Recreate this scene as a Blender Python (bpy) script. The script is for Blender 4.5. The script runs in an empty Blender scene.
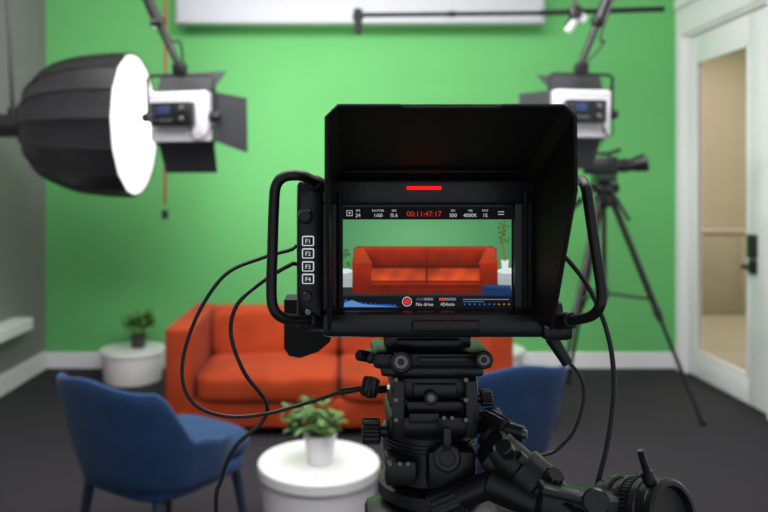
import bpy, bmesh, math, random
from mathutils import Vector, Matrix, Euler
sc = bpy.context.scene
F = 720.0; PX, PY, H = 340.0, 188.0, 1.4
def P(px, py, d):
    return Vector(((px-PX)*d/F, d, H-(py-PY)*d/F))
# ---------------------------------------------------------------- camera
cd = bpy.data.cameras.new('camera'); cam = bpy.data.objects.new('camera', cd)
sc.collection.objects.link(cam); sc.camera = cam
cam.location = (0, 0, H); cam.rotation_euler = (math.pi/2, 0, 0)
cd.sensor_width = 36; cd.lens = F*36/768
cd.shift_x = (384-PX)/768; cd.shift_y = -(256-PY)/768
cd.clip_start = 0.02
cd.dof.use_dof = True; cd.dof.focus_distance = 0.65; cd.dof.aperture_fstop = 5.8
try:
    sc.view_settings.view_transform = 'Standard'
except Exception: pass

# ---------------------------------------------------------------- materials
def mat(name, col, rough=0.5, metal=0.0, var=0.08, scale=30, bump=0.0, emit=0.0, ecol=None, sheen=0.0, coat=0.0, spec=0.5):
    m = bpy.data.materials.new(name); m.use_nodes = True
    nt = m.node_tree; b = nt.nodes['Principled BSDF']
    b.inputs['Roughness'].default_value = rough
    b.inputs['Metallic'].default_value = metal
    b.inputs['Specular IOR Level'].default_value = spec
    if sheen: b.inputs['Sheen Weight'].default_value = sheen
    if coat: b.inputs['Coat Weight'].default_value = coat
    tc = nt.nodes.new('ShaderNodeTexCoord')
    n = nt.nodes.new('ShaderNodeTexNoise'); n.inputs['Scale'].default_value = scale
    n.inputs['Detail'].default_value = 4
    nt.links.new(tc.outputs['Object'], n.inputs['Vector'])
    mx = nt.nodes.new('ShaderNodeMix'); mx.data_type = 'RGBA'
    mx.inputs['A'].default_value = tuple(max(0, c*(1-var)) for c in col)+(1,)
    mx.inputs['B'].default_value = tuple(min(1, c*(1+var)) for c in col)+(1,)
    nt.links.new(n.outputs['Fac'], mx.inputs['Factor'])
    nt.links.new(mx.outputs['Result'], b.inputs['Base Color'])
    if bump:
        bp = nt.nodes.new('ShaderNodeBump'); bp.inputs['Strength'].default_value = bump
        bp.inputs['Distance'].default_value = 0.01
        nt.links.new(n.outputs['Fac'], bp.inputs['Height'])
        nt.links.new(bp.outputs['Normal'], b.inputs['Normal'])
    if emit:
        b.inputs['Emission Color'].default_value = tuple(ecol or col)+(1,)
        b.inputs['Emission Strength'].default_value = emit
    return m
def srgb(r, g, b):
    f = lambda c: ((c/255)/12.92 if c/255 <= 0.04045 else ((c/255+0.055)/1.055)**2.4)
    return (f(r), f(g), f(b))
def emat(name, rgb, s=1.0):
    c = srgb(*rgb)
    return mat(name, (0.005, 0.005, 0.005), 0.6, var=0, emit=s, ecol=c, spec=0.1)

M_green = mat('green_paint', (0.140, 0.485, 0.155), 0.65, var=0.04, scale=2, spec=0.2)
M_greywall = mat('grey_paint', (0.24, 0.228, 0.24), 0.7, var=0.05, scale=3)
M_white = mat('white_paint', (0.84, 0.83, 0.86), 0.5, var=0.03, scale=5)
M_ceil = mat('ceiling_paint', (0.7, 0.7, 0.7), 0.8, var=0.03)
M_floor = mat('dark_carpet', (0.037, 0.034, 0.040), 0.95, var=0.35, scale=60, bump=0.5, spec=0.1)
M_floor2 = mat('beige_corridor_floor', (0.40, 0.35, 0.28), 0.6, var=0.1, scale=6)
M_tan = mat('tan_paint', (0.50, 0.43, 0.35), 0.7, var=0.1, scale=2)
M_tan2 = mat('brown_panel', (0.42, 0.35, 0.28), 0.6, var=0.12, scale=8)
M_sofa = mat('rust_velvet', (0.34, 0.043, 0.012), 0.85, var=0.5, scale=4.0, bump=0.35, sheen=0.04, spec=0.1)
M_blue = mat('blue_fabric', (0.014, 0.048, 0.130), 0.85, var=0.35, scale=14, bump=0.25, sheen=0.08, spec=0.2)
M_leg = mat('dark_navy_metal', (0.02, 0.03, 0.06), 0.45)
M_table = mat('white_laquer', (0.84, 0.82, 0.82), 0.35, var=0.04, scale=6)
M_potw = mat('white_ceramic', (0.80, 0.79, 0.80), 0.4, var=0.08, scale=30, bump=0.2)
M_potd = mat('dark_ceramic', (0.03, 0.033, 0.036), 0.4)
M_soil = mat('soil', (0.04, 0.025, 0.015), 0.95, var=0.4, scale=80, bump=0.8)
M_leaf = mat('leaf_green', (0.11, 0.24, 0.065), 0.5, var=0.7, scale=14)
M_stem = mat('stem_brown', (0.16, 0.12, 0.05), 0.7, var=0.3)
M_blk = mat('black_plastic', (0.011, 0.011, 0.012), 0.34, var=0.25, scale=150, bump=0.04)
M_matte = mat('black_matte', (0.010, 0.010, 0.011), 0.6, var=0.2, scale=120, spec=0.3)
M_rub = mat('black_rubber', (0.012, 0.012, 0.013), 0.42, var=0.2, scale=90)
M_gry = mat('dark_grey_metal', (0.034, 0.034, 0.037), 0.28, 0.4, var=0.2, scale=100)
M_mid = mat('mid_grey_metal', (0.20, 0.20, 0.21), 0.3, 0.7)
M_sil = mat('bright_clamp_metal', (0.7, 0.7, 0.72), 0.3, 0.3)
M_house = mat('screen_housing_grey_white', (0.52, 0.54, 0.59), 0.5)
M_silver = mat('silver_white_casing', (0.86, 0.85, 0.90), 0.4, 0.0)
M_vent = mat('grey_vent_slots', (0.36, 0.36, 0.38), 0.5)
M_fab = mat('black_nylon', (0.016, 0.016, 0.018), 0.38, var=0.3, scale=25, bump=0.3, spec=.5)
M_led = mat('lit_led_face', (0.9, 0.9, 0.9), 0.6, emit=3.0, ecol=(1.0, 0.97, 0.92))
M_bdisp = mat('blue_display', (0.02, 0.03, 0.06), 0.3, emit=0.13, ecol=(0.12, 0.28, 0.9))
M_barn = mat('dark_barn_door_metal', (0.035, 0.037, 0.042), 0.45)
M_orange = mat('orange_brown_cord', (0.30, 0.09, 0.03), 0.7)
M_scrb = mat('screen_black', (0.004, 0.004, 0.004), 0.25)
M_red = emat('tally_red', (255, 20, 20), 1.6)
M_diff = mat('lit_diffusion_cloth', (0.9, 0.9, 0.9), 0.8, emit=2.6, ecol=(1.0, 0.99, 0.97))
nt = M_diff.node_tree; tc = nt.nodes.new('ShaderNodeTexCoord'); ln = nt.nodes.new('ShaderNodeVectorMath'); ln.operation = 'LENGTH'
mr = nt.nodes.new('ShaderNodeMapRange'); mr.inputs['From Min'].default_value = .18; mr.inputs['From Max'].default_value = .40
mr.inputs['To Min'].default_value = 2.4; mr.inputs['To Max'].default_value = .62; mr.interpolation_type = 'SMOOTHSTEP'
nt.links.new(tc.outputs['Object'], ln.inputs[0]); nt.links.new(ln.outputs['Value'], mr.inputs['Value'])
nt.links.new(mr.outputs['Result'], nt.nodes['Principled BSDF'].inputs['Emission Strength'])

# thin glass pane
M_glass = bpy.data.materials.new('door_glass'); M_glass.use_nodes = True
nt = M_glass.node_tree; nt.nodes.clear()
o = nt.nodes.new('ShaderNodeOutputMaterial'); mx = nt.nodes.new('ShaderNodeMixShader')
t = nt.nodes.new('ShaderNodeBsdfTransparent'); g = nt.nodes.new('ShaderNodeBsdfGlossy')
mx.inputs[0].default_value = .16
t.inputs['Color'].default_value = (0.95, 0.95, 0.93, 1); g.inputs['Roughness'].default_value = 0.12
nt.links.new(t.outputs[0], mx.inputs[1]); nt.links.new(g.outputs[0], mx.inputs[2])
nt.links.new(mx.outputs[0], o.inputs[0])

# ---------------------------------------------------------------- builders
FR = {}
def wm(o):
    if o.parent is None: return o.matrix_basis.copy()
    return wm(o.parent) @ o.matrix_parent_inverse @ o.matrix_basis
def rootof(o):
    while o.parent: o = o.parent
    return o
def thing(name, loc, label, cat, rotz=0.0, local=False, rot=None):
    e = bpy.data.objects.new(name, None); sc.collection.objects.link(e)
    e.empty_display_size = 0.05
    e.location = loc; e.rotation_euler = rot if rot else (0, 0, rotz)
    e['label'] = label; e['category'] = cat
    FR[e.name] = e.matrix_basis.copy() if local else Matrix.Identity(4)
    return e
def attach(o, parent):
    o.parent = parent
    o.matrix_parent_inverse = wm(parent).inverted() @ FR[rootof(parent).name]
def catmull(pts, n=8):
    pts = [Vector(p) for p in pts]
    if len(pts) < 3: return pts
    q = [pts[0]*2-pts[1]]+pts+[pts[-1]*2-pts[-2]]
    out = []
    for i in range(1, len(q)-2):
        a, b, c, d = q[i-1], q[i], q[i+1], q[i+2]
        for k in range(n):
            t = k/n
            out.append(0.5*((2*b)+(c-a)*t+(2*a-5*b+4*c-d)*t*t+(3*b-a-3*c+d)*t**3))
    out.append(pts[-1]); return out
class B:
    def __init__(s): s.bm = bmesh.new()
    def _merge(s, t, m=0):
        for f in t.faces: f.material_index = m
        me = bpy.data.meshes.new('tmp'); t.to_mesh(me); t.free(); s.bm.from_mesh(me); bpy.data.meshes.remove(me)
        return s
    def box(s, loc, size, bev=0.004, rot=(0, 0, 0), m=0, seg=2, taper=None):
        t = bmesh.new(); bmesh.ops.create_cube(t, size=1)
        for v in t.verts:
            v.co = Vector((v.co.x*size[0], v.co.y*size[1], v.co.z*size[2]))
            if taper and v.co.z < 0: v.co.x *= taper; v.co.y *= taper
        bev = min(bev, min(size)*0.45)
        if bev > 0: bmesh.ops.bevel(t, geom=t.edges[:], offset=bev, segments=seg, profile=0.5, affect='EDGES')
        mtx = Matrix.Translation(Vector(loc)) @ (rot if isinstance(rot, Matrix) else Euler(rot).to_matrix().to_4x4())
        t.transform(mtx); return s._merge(t, m)
    def lathe(s, prof, mtx=None, seg=32, m=0, cap=True):
        t = bmesh.new(); rings = []
        for r, z in prof:
            rings.append([t.verts.new((max(r, 1e-5)*math.cos(2*math.pi*i/seg), max(r, 1e-5)*math.sin(2*math.pi*i/seg), z)) for i in range(seg)])
        for a, b in zip(rings, rings[1:]):
            for i in range(seg): t.faces.new((a[i], a[(i+1) % seg], b[(i+1) % seg], b[i]))
        if cap: t.faces.new(rings[0][::-1]); t.faces.new(rings[-1])
        bmesh.ops.recalc_face_normals(t, faces=t.faces[:])
        if mtx is not None: t.transform(mtx)
        return s._merge(t, m)
    def cyl(s, p0, p1, r0, r1=None, seg=20, m=0, bev=None):
        p0, p1 = Vector(p0), Vector(p1); r1 = r0 if r1 is None else r1
        L = (p1-p0).length; q = (p1-p0).to_track_quat('Z', 'Y').to_matrix().to_4x4()
        b = min(r0, r1, L)*0.15 if bev is None else bev
        return s.lathe([(r0-b, 0), (r0, b), (r1, L-b), (r1-b, L)], Matrix.Translation(p0) @ q, seg, m)
    def knurl(s, p0, p1, r, n=14, m=0, depth=0.12):
        p0, p1 = Vector(p0), Vector(p1); L = (p1-p0).length
        q = (p1-p0).to_track_quat('Z', 'Y').to_matrix().to_4x4()
        t = bmesh.new(); rings = []; N = n*4
        for z, k in ((0, .82), (L*.1, 1), (L*.9, 1), (L, .82)):
            rings.append([t.verts.new(((r*k*(1-depth*(i % 4 in (2, 3))))*math.cos(2*math.pi*i/N), (r*k*(1-depth*(i % 4 in (2, 3))))*math.sin(2*math.pi*i/N), z)) for i in range(N)])
        for a, b in zip(rings, rings[1:]):
            for i in range(N): t.faces.new((a[i], a[(i+1) % N], b[(i+1) % N], b[i]))
        t.faces.new(rings[0][::-1]); t.faces.new(rings[-1])
        t.transform(Matrix.Translation(p0) @ q); return s._merge(t, m)
    def tube(s, pts, r, seg=10, m=0, smooth=True, n=8):
        pts = catmull(pts, n) if smooth else [Vector(p) for p in pts]
        t = bmesh.new(); rings = []; up = None
        for i, p in enumerate(pts):
            d = (pts[min(i+1, len(pts)-1)]-pts[max(i-1, 0)]).normalized()
            if up is None:
                up = d.orthogonal().normalized()
            up = (up-d*up.dot(d)).normalized(); w = d.cross(up)
            rr = r(i/(len(pts)-1)) if callable(r) else r
            rings.append([t.verts.new(p+(up*math.cos(2*math.pi*k/seg)+w*math.sin(2*math.pi*k/seg))*rr) for k in range(seg)])
        for a, b in zip(rings, rings[1:]):
            for k in range(seg): t.faces.new((a[k], a[(k+1) % seg], b[(k+1) % seg], b[k]))
        t.faces.new(rings[0][::-1]); t.faces.new(rings[-1])
        bmesh.ops.recalc_face_normals(t, faces=t.faces[:])
        return s._merge(t, m)
    def poly(s, vs, fs, m=0, recalc=True):
        t = bmesh.new(); v = [t.verts.new(Vector(p)) for p in vs]
        for f in fs: t.faces.new([v[i] for i in f])
        if recalc: bmesh.ops.recalc_face_normals(t, faces=t.faces[:])
        return s._merge(t, m)
    def slab(s, pts, off, m=0):
        n = len(pts); off = Vector(off); pts = [Vector(p) for p in pts]
        vs = pts+[p+off for p in pts]
        fs = [list(range(n))[::-1], list(range(n, 2*n))]+[(i, (i+1) % n, n+(i+1) % n, n+i) for i in range(n)]
        return s.poly(vs, fs, m)
    def obj(s, name, parent, mats, smooth=True, angle=35, label=None, kind=None):
        if not isinstance(mats, (list, tuple)): mats = [mats]
        vs = [v.co for v in s.bm.verts]
        lo = Vector([min(v[i] for v in vs) for i in range(3)]); hi = Vector([max(v[i] for v in vs) for i in range(3)])
        c = (lo+hi)/2 if parent is not None else Vector(((lo.x+hi.x)/2, (lo.y+hi.y)/2, lo.z))
        s.bm.transform(Matrix.Translation(-c))
        me = bpy.data.meshes.new(name); s.bm.to_mesh(me); s.bm.free()
        for m in mats: me.materials.append(m)
        if smooth:
            for p in me.polygons: p.use_smooth = True
            me.set_sharp_from_angle(angle=math.radians(angle))
        ob = bpy.data.objects.new(name, me); sc.collection.objects.link(ob); ob.location = c
        if parent is not None: attach(ob, parent)
        if label: ob['label'] = label
        if kind: ob['kind'] = kind
        return ob
def top(ob, label, cat):
    ob['label'] = label; ob['category'] = cat; return ob
def dup(root, loc, rotz=None, label=None):
    kids = [o for o in bpy.data.objects if rootof(o) == root and o is not root]
    new = root.copy(); sc.collection.objects.link(new); new.location = loc
    if rotz is not None: new.rotation_euler = (0, 0, rotz)
    if label: new['label'] = label
    mp = {root: new}
    def go(p):
        for k in [x for x in kids if x.parent == p]:
            c = k.copy(); sc.collection.objects.link(c); c.parent = mp[p]
            c.matrix_parent_inverse = k.matrix_parent_inverse.copy(); mp[k] = c; go(k)
    go(root); FR[new.name] = new.matrix_basis.copy()
    return new
def text(name, body, loc, size, m, parent, align='LEFT'):
    cu = bpy.data.curves.new('t', 'FONT'); cu.body = body; cu.size = size; cu.align_x = align
    cu.resolution_u = 3
    ob = bpy.data.objects.new('t', cu); sc.collection.objects.link(ob)
    bpy.context.view_layer.update()
    me = bpy.data.meshes.new_from_object(ob.evaluated_get(bpy.context.evaluated_depsgraph_get()))
    bpy.data.objects.remove(ob)
    me.materials.clear(); me.materials.append(m)
    o2 = bpy.data.objects.new(name, me); sc.collection.objects.link(o2)
    o2.location = loc; o2.rotation_euler = (math.pi/2, 0, 0); attach(o2, parent)
    return o2

# ---------------------------------------------------------------- room
BW = 5.6; LX, RX = -2.29, 2.61; CZ = 3.2; Y0 = -1.6; YE = 8.6
def S(b, name, m, **k): return b.obj(name, None, m, kind='structure', smooth=False, **k)
S(B().box(((LX-.1+RX+.1)/2, (Y0+BW+.1)/2, -.05), (RX-LX+.2, BW+.1-Y0, .1), 0), 'floor', M_floor)
S(B().box(((RX+.1+5.2)/2, (Y0+YE)/2, -.05), (5.2-RX-.1, YE-Y0, .1), 0), 'floor_corridor', M_floor2)
S(B().box(((LX-.1+5.2)/2, (Y0+YE)/2, CZ+.05), (5.2-LX+.1, YE-Y0, .1), 0), 'ceiling', M_ceil)
S(B().box(((LX+RX)/2, BW+.05, CZ/2), (RX-LX+.2, .1, CZ), 0), 'wall_back', M_green)
S(B().box((LX-.05, (Y0+BW)/2, CZ/2), (.1, BW-Y0, CZ), 0), 'wall_left', M_greywall)
dy0, dy1, dz = 4.36, 5.46, 2.56
S(B().box((RX+.05, (Y0+dy0)/2, CZ/2), (.1, dy0-Y0, CZ), 0).box((RX+.05, (dy1+BW)/2, CZ/2), (.1, BW-dy1, CZ), 0)
  .box((RX+.05, (dy0+dy1)/2, (dz+CZ)/2), (.1, dy1-dy0, CZ-dz), 0), 'wall_right', M_white)
S(B().box((5.15, (Y0+YE)/2, CZ/2), (.1, YE-Y0, CZ), 0), 'wall_corridor', M_tan)
S(B().box((3.93, YE-.05, CZ/2), (2.34, .1, CZ), 0), 'wall_corridor_end', M_tan)
S(B().box((2.66, (5.7+YE)/2, CZ/2), (.1, YE-5.7, CZ), 0), 'wall_corridor_side', M_tan)
S(B().box(((LX+RX)/2, BW-.009, .062), (RX-LX-.002, .018, .124), .004), 'baseboard_back', M_white)
S(B().box((LX+.009, (Y0+BW)/2-.02, .07), (.018, BW-Y0-.04, .14), .004), 'baseboard_left', M_white)
S(B().box((RX-.009, (Y0+dy0)/2-.05, .062), (.018, dy0-Y0-.1, .124), .004), 'baseboard_right', M_white)
S(B().box((RX-.02, BW-.9, 2.80), (.04, 1.7, .06), .008), 'trim_1', M_white)
S(B().box((LX+.07, 4.30, .455), (.14, 1.50, .08), .006), 'trim_2', M_white)
b = B()
for y in (dy1+.035, dy0-.035): b.box((RX-.012, y, dz/2), (.024, .07, dz), .004)
b.box((RX-.012, (dy0+dy1)/2, dz+.035), (.024, dy1-dy0+.14, .07), .004)
for y in (dy1-.012, dy0+.012): b.box((RX+.05, y, dz/2), (.10, .024, dz), .003)
b.box((RX+.05, (dy0+dy1)/2, dz-.012), (.10, dy1-dy0, .024), .003)
S(b, 'trim_3', M_white)
dr = bpy.data.objects.new('door_1', None); sc.collection.objects.link(dr); dr.location = (RX+.04, (dy0+dy1)/2, .005)
dr['kind'] = 'structure'; dr['label'] = 'white painted door with tall glass pane and black lever'; FR['door_1'] = Matrix.Identity(4)
a0, a1 = dy0+.028, dy1-.028; g0, g1 = 4.63, 5.32; gz0, gz1 = .19, 2.33
b = B()
b.box((RX+.04, (a0+g0)/2, 1.265), (.045, g0-a0, 2.51), .003).box((RX+.04, (a1+g1)/2, 1.265), (.045, a1-g1, 2.51), .003)
b.box((RX+.04, (g0+g1)/2, (gz0+.01)/2), (.045, g1-g0, gz0-.01), .002).box((RX+.04, (g0+g1)/2, (gz1+2.52)/2), (.045, g1-g0, 2.52-gz1), .002)
for y in (g0+.008, g1-.008): b.box((RX+.022, y, (gz0+gz1)/2), (.02, .016, gz1-gz0), .003)
for z in (gz0+.008, gz1-.008): b.box((RX+.022, (g0+g1)/2, z), (.02, g1-g0, .016), .003)
b.obj('door_leaf', dr, M_white)
B().poly([(RX+.04, g0, gz0), (RX+.04, g1, gz0), (RX+.04, g1, gz1), (RX+.04, g0, gz1)], [(0, 1, 2, 3)]).obj('door_glass', dr, M_glass, smooth=False)
b = B(); hz = 1.4-.50
b.box((RX+.004, 4.565, hz+.13), (.034, .075, .15), .006); b.box((RX+.006, 4.565, hz), (.026, .07, .09), .006)
b.cyl((RX+.01, 4.565, hz), (RX-.045, 4.565, hz), .018)
b.box((RX-.045, 4.555, hz), (.024, .08, .030), .008)
b.obj('door_handle', dr, M_blk, label='black lever handle with lock plate')
cb = thing('wall_cabinet', (4.2, 8.2, 0), 'tan kitchen cabinet run seen through the glass door', 'cabinet')
b = B(); b.box((4.2, 8.26, .45), (1.3, .57, .90), .01)
for i in range(3): b.box((3.78+i*.42, 7.97, .45), (.405, .02, .86), .004)
b.obj('body', cb, M_tan2)
B().box((4.2, 8.26, .915), (1.32, .62, .03), .004).obj('worktop', cb, M_tan)

# ---------------------------------------------------------------- roller screen housing
rs = thing('projection_screen', P(360, 0, 5.35)+Vector((0, 0, .02)), 'rolled-up white projection screen housing mounted above the green wall', 'projection screen')
x0, x1 = P(176, 0, 5.28).x, P(545, 0, 5.28).x; zc = P(0, 21, 5.28).z
B().box(((x0+x1)/2, 5.40, zc+.13), (x1-x0, .12, .26), .01).obj('housing', rs, M_house)
for x in (x0-.010, x1+.010): B().box((x, 5.40, zc+.13), (.018, .125, .265), .006).obj('end_cap', rs, M_vent)
for x in (x0+.3, x1-.3): B().box((x, 5.40, (zc+.26+CZ)/2), (.05, .05, CZ-zc-.26), .004).obj('ceiling_bracket', rs, M_mid)

# ---------------------------------------------------------------- sofa
sx0, sx1 = -.975, .965; sf, sb = 3.99, 4.86; sh = .625
sof = thing('sofa', ((sx0+sx1)/2, (sf+sb)/2, 0), 'rust orange velvet two-seat sofa with square arms', 'sofa')
aw = .15; cx = (sx0+sx1)/2
B().box((cx, (sf+sb)/2+.01, .135), (sx1-sx0-.03, sb-sf-.05, .15), .012).obj('base', sof, M_sofa)
for x in (sx0+aw/2, sx1-aw/2):
    B().box((x, (sf+sb)/2, (sh+.05)/2), (aw, sb-sf, sh-.05), .028, seg=4).obj('armrest', sof, M_sofa)
B().box((cx, sb-.09, (sh+.08)/2), (sx1-sx0-2*aw+.02, .18, sh-.09), .028, seg=4).obj('backrest', sof, M_sofa)
cw = (sx1-sx0-2*aw)/2
def cushion(c, size, puff, rot=(0, 0, 0)):
    t = bmesh.new(); bmesh.ops.create_cube(t, size=1)
    bmesh.ops.subdivide_edges(t, edges=t.edges[:], cuts=13, use_grid_fill=True)
    for v in t.verts:
        p = v.co*2; x, y, z = p
        e = 7.0
        n = (abs(x)**e+abs(y)**e+abs(z)**e)**(1/e); k = 1/n if n > 0 else 1
        k = 0.3+0.7*k
        q = Vector((x*k, y*k, z*k))
        q.z *= 1+puff*(1-x*x)*(1-y*y)
        q.y *= 1+puff*.3*(1-x*x)*(1-z*z)
        q.z += .06*math.sin(7*x+3*y)*(1-x*x)*(1 if z > 0 else 0)
        v.co = Vector((q.x*size[0]/2, q.y*size[1]/2, q.z*size[2]/2))
    t.transform(Matrix.Translation(Vector(c)) @ Euler(rot).to_matrix().to_4x4())
    bb = B(); bb._merge(t); return bb
for i in (0, 1):
    x = sx0+aw+cw*(i+.5)
    cushion((x, sf+.355, .275), (cw-.010, .69, .16), .12).obj('seat_cushion', sof, M_sofa, angle=80)
    cushion((x, sb-.235, .470), (cw-.014, .15, .28), .12, (-.13, 0, 0)).obj('back_cushion', sof, M_sofa, angle=80)
for x in (sx0+.08, sx1-.08):
    for y in (sf+.08, sb-.08):
        B().cyl((x, y, 0), (x, y, .075), .018, .026).obj('leg', sof, M_stem)

# ---------------------------------------------------------------- side tables
def table(loc, label, h, r=.245):
    tb = thing('side_table', loc, label, 'table', local=True)
    B().lathe([(r*.86, 0), (r*.87, .01), (r*.95, h-.055), (r*.95, h-.042)], seg=48).obj('drum_base', tb, M_table)
    B().lathe([(r-.008, h-.05), (r, h-.042), (r, h-.006), (r-.006, h)], seg=64).obj('tabletop', tb, M_table)
    tb['group'] = 'white round side tables'
    return tb
T1 = P(319, 0, 2.9); T1 = Vector((T1.x, 2.9, 0)); th = .305
T2 = Vector((P(133, 0, 5.27).x, 5.27, 0)); T3 = Vector((P(492, 0, 5.28).x, 5.28, 0))
t1 = table(T1, 'white round drum side table carrying a leafy plant', th)
t2 = dup(t1, T2, label='white round side table with a small dark plant pot')
t3 = dup(t1, T3, label='white round drum side table mostly behind the camera rig')
TS = .76
t2.scale = t3.scale = (.96, .96, TS)

# ---------------------------------------------------------------- plants
def plant(loc, label, rp, hp, potmat, sx, sz, n, leaf, seed, tall=0, lean=(0, 0), lift=0):
    rnd = random.Random(seed)
    pl = thing('potted_plant', loc, label, 'plant', local=True)
    B().lathe([(rp*.72, 0), (rp*.78, .004), (rp*.96, hp-.012), (rp, hp-.01), (rp, hp), (rp*.86, hp), (rp*.84, hp-.02), (.0, hp-.021)], seg=36).obj('pot', pl, potmat)
    B().lathe([(rp*.83, hp-.022), (rp*.83, hp-.016), (rp*.3, hp-.012)], seg=24).obj('soil', pl, M_soil)
    b = B()
    ns = max(7, n//12)
    base = Vector((0, 0, hp-.015)); tips = []
    if tall: b.tube([base, base+Vector((.02, 0, tall*.5)), base+Vector((0, .02, tall))], .010, 8, 0)
    for i in range(ns):
        a = rnd.uniform(0, 6.28); rr = rnd.uniform(.1, 1)**.6*sx; hh = sz*rnd.uniform(.35, 1)*(1-.35*(rr/sx)**2)
        tip = base+Vector((math.cos(a)*rr+lean[0], math.sin(a)*rr+lean[1], tall+hh+lift))
        s0 = base+Vector((math.cos(a)*rp*.3, math.sin(a)*rp*.3, tall*.9))
        mid = (s0+tip)/2+Vector((0, 0, sz*.12))
        b.tube([s0, mid, tip], .0018, 5, 0, n=4); tips.append((s0, mid, tip))
    for i in range(n):
        s0, mid, tip = tips[i % ns]; t = rnd.uniform(.42, 1.0)
        c = s0.lerp(mid, t*2) if t < .5 else mid.lerp(tip, t*2-1)
        az = rnd.uniform(0, 6.28); el = rnd.uniform(-.4, .7); L = leaf*rnd.uniform(.7, 1.25); w = L*.33
        d = Vector((math.cos(az)*math.cos(el), math.sin(az)*math.cos(el), math.sin(el)))
        sd = d.cross(Vector((0, 0, 1))).normalized(); up = sd.cross(d)
        q = lambda u, v, k: c+d*(u*L)+sd*(v*w)+up*(k*L)
        vs = [q(0, 0, 0), q(.3, .85, .06), q(.65, .75, .02), q(1, 0, -.16), q(.65, -.75, .02), q(.3, -.85, .06), q(.32, 0, -.0), q(.66, 0, -.05)]
        b.poly(vs, [(0, 1, 6), (1, 2, 7, 6), (2, 3, 7), (0, 6, 5), (6, 7, 4, 5), (7, 3, 4)], 1, recalc=False)
    b.obj('foliage', pl, [M_stem, M_leaf], angle=60)
    return pl
plant(T1+Vector((0.005, -.02, th)), 'bushy green plant in a small white pot', .066, .115, M_potw, .12, .16, 290, .040, 3, lean=(-.04, 0))
plant(T2+Vector((.04, 0, .305*TS)), 'small green plant in a dark round pot', .060, .095, M_potd, .13, .18, 210, .058, 5, lift=.05)
plant(T3+Vector((-.02, 0, .305*TS)), 'tall thin-stemmed green plant in a white pot', .07, .13, M_potw, .20, .3, 120, .09, 8, tall=.55)

# ---------------------------------------------------------------- blue armchairs
def armchair(loc, rotz, label):
    ch = thing('armchair', loc, label, 'chair', rotz=rotz, local=True)
    ch['group'] = 'blue upholstered armchairs'
    a, bb, n = .305, .27, 2.7
    R = lambda ph: (abs(math.sin(ph)/a)**n+abs(math.cos(ph)/bb)**n)**(-1/n)
    def sm(x): x = max(0, min(1, x)); return x*x*(3-2*x)
    t = bmesh.new(); N = 90; pm = math.radians(126); rings = []; ZT = .785
    for i in range(N+1):
        ph = -pm+2*pm*i/N; ap = abs(math.degrees(ph))
        zt = ZT-.03*sm(ap/50)-.195*sm((ap-52)/30)-.03*sm((ap-85)/30); zb = .385
        th_ = .040
        ring = []
        prof = []
        K = 9
        for k in range(K+1): prof.append((0, zb+(zt-zb)*k/K))
        for k in range(K+1): prof.append((-th_, zt+.0-(zt-zb)*k/K))
        for j, (dr_, z) in enumerate(prof):
            u = (z-zb)/(ZT-zb)
            flare = .80+.23*u**.8
            r = R(ph)*flare+dr_
            if j in (K, K+1): z += -.004
            if j == K: r -= .006
            if j == K+1: r += .006
            ring.append(t.verts.new((math.sin(ph)*r, -math.cos(ph)*r-.042*u, z)))
        rings.append(ring)
    m_ = len(rings[0])
    for x, y in zip(rings, rings[1:]):
        for k in range(m_): t.faces.new((x[k], x[(k+1) % m_], y[(k+1) % m_], y[k]))
    t.faces.new(rings[0][::-1]); t.faces.new(rings[-1])
    bmesh.ops.recalc_face_normals(t, faces=t.faces[:])
    b = B(); b._merge(t); o = b.obj('backrest', ch, M_blue, angle=75)
    md = o.modifiers.new('round', 'SUBSURF'); md.levels = 1; md.render_levels = 1
    def sup(a, bb, n, z0, z1, ed, cy=0):
        t = bmesh.new(); rs = []; M = 48
        for k, z in ((1-ed/a, z0), (1, z0+ed*.6), (1, z1-ed*.7), (1-ed/a*.6, z1-ed*.15), (1-ed/a*1.6, z1), (.4, z1+.008)):
            rs.append([t.verts.new((k*math.copysign(abs(math.cos(q))**(2/n), math.cos(q))*a, cy+k*math.copysign(abs(math.sin(q))**(2/n), math.sin(q))*bb, z)) for q in [2*math.pi*i/M for i in range(M)]])
        for x, y in zip(rs, rs[1:]):
            for k in range(M): t.faces.new((x[k], x[(k+1) % M], y[(k+1) % M], y[k]))
        t.faces.new(rs[0][::-1]); t.faces.new(rs[-1]); bb_ = B(); bb_._merge(t); return bb_
    sup(.23, .265, 3.6, .415, .485, .03, .07).obj('seat_cushion', ch, M_blue, angle=70)
    sup(.235, .255, 3.6, .36, .42, .02, .05).obj('seat_frame', ch, M_blue, angle=70)
    for x in (-1, 1):
        for y in (-1, 1):
            B().cyl((x*.225, .04+y*.225, 0), (x*.175, .04+y*.185, .375), .010, .021, 16).obj('leg', ch, M_leg)
    return ch
c1 = armchair((P(156, 0, 2.60).x, 2.60, 0), math.radians(-34), 'blue upholstered armchair seen from behind, dark tapered legs')
c2 = dup(c1, (P(486, 0, 2.62).x, 2.80, 0), math.radians(20), 'blue upholstered armchair partly behind the camera tripod')

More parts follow.
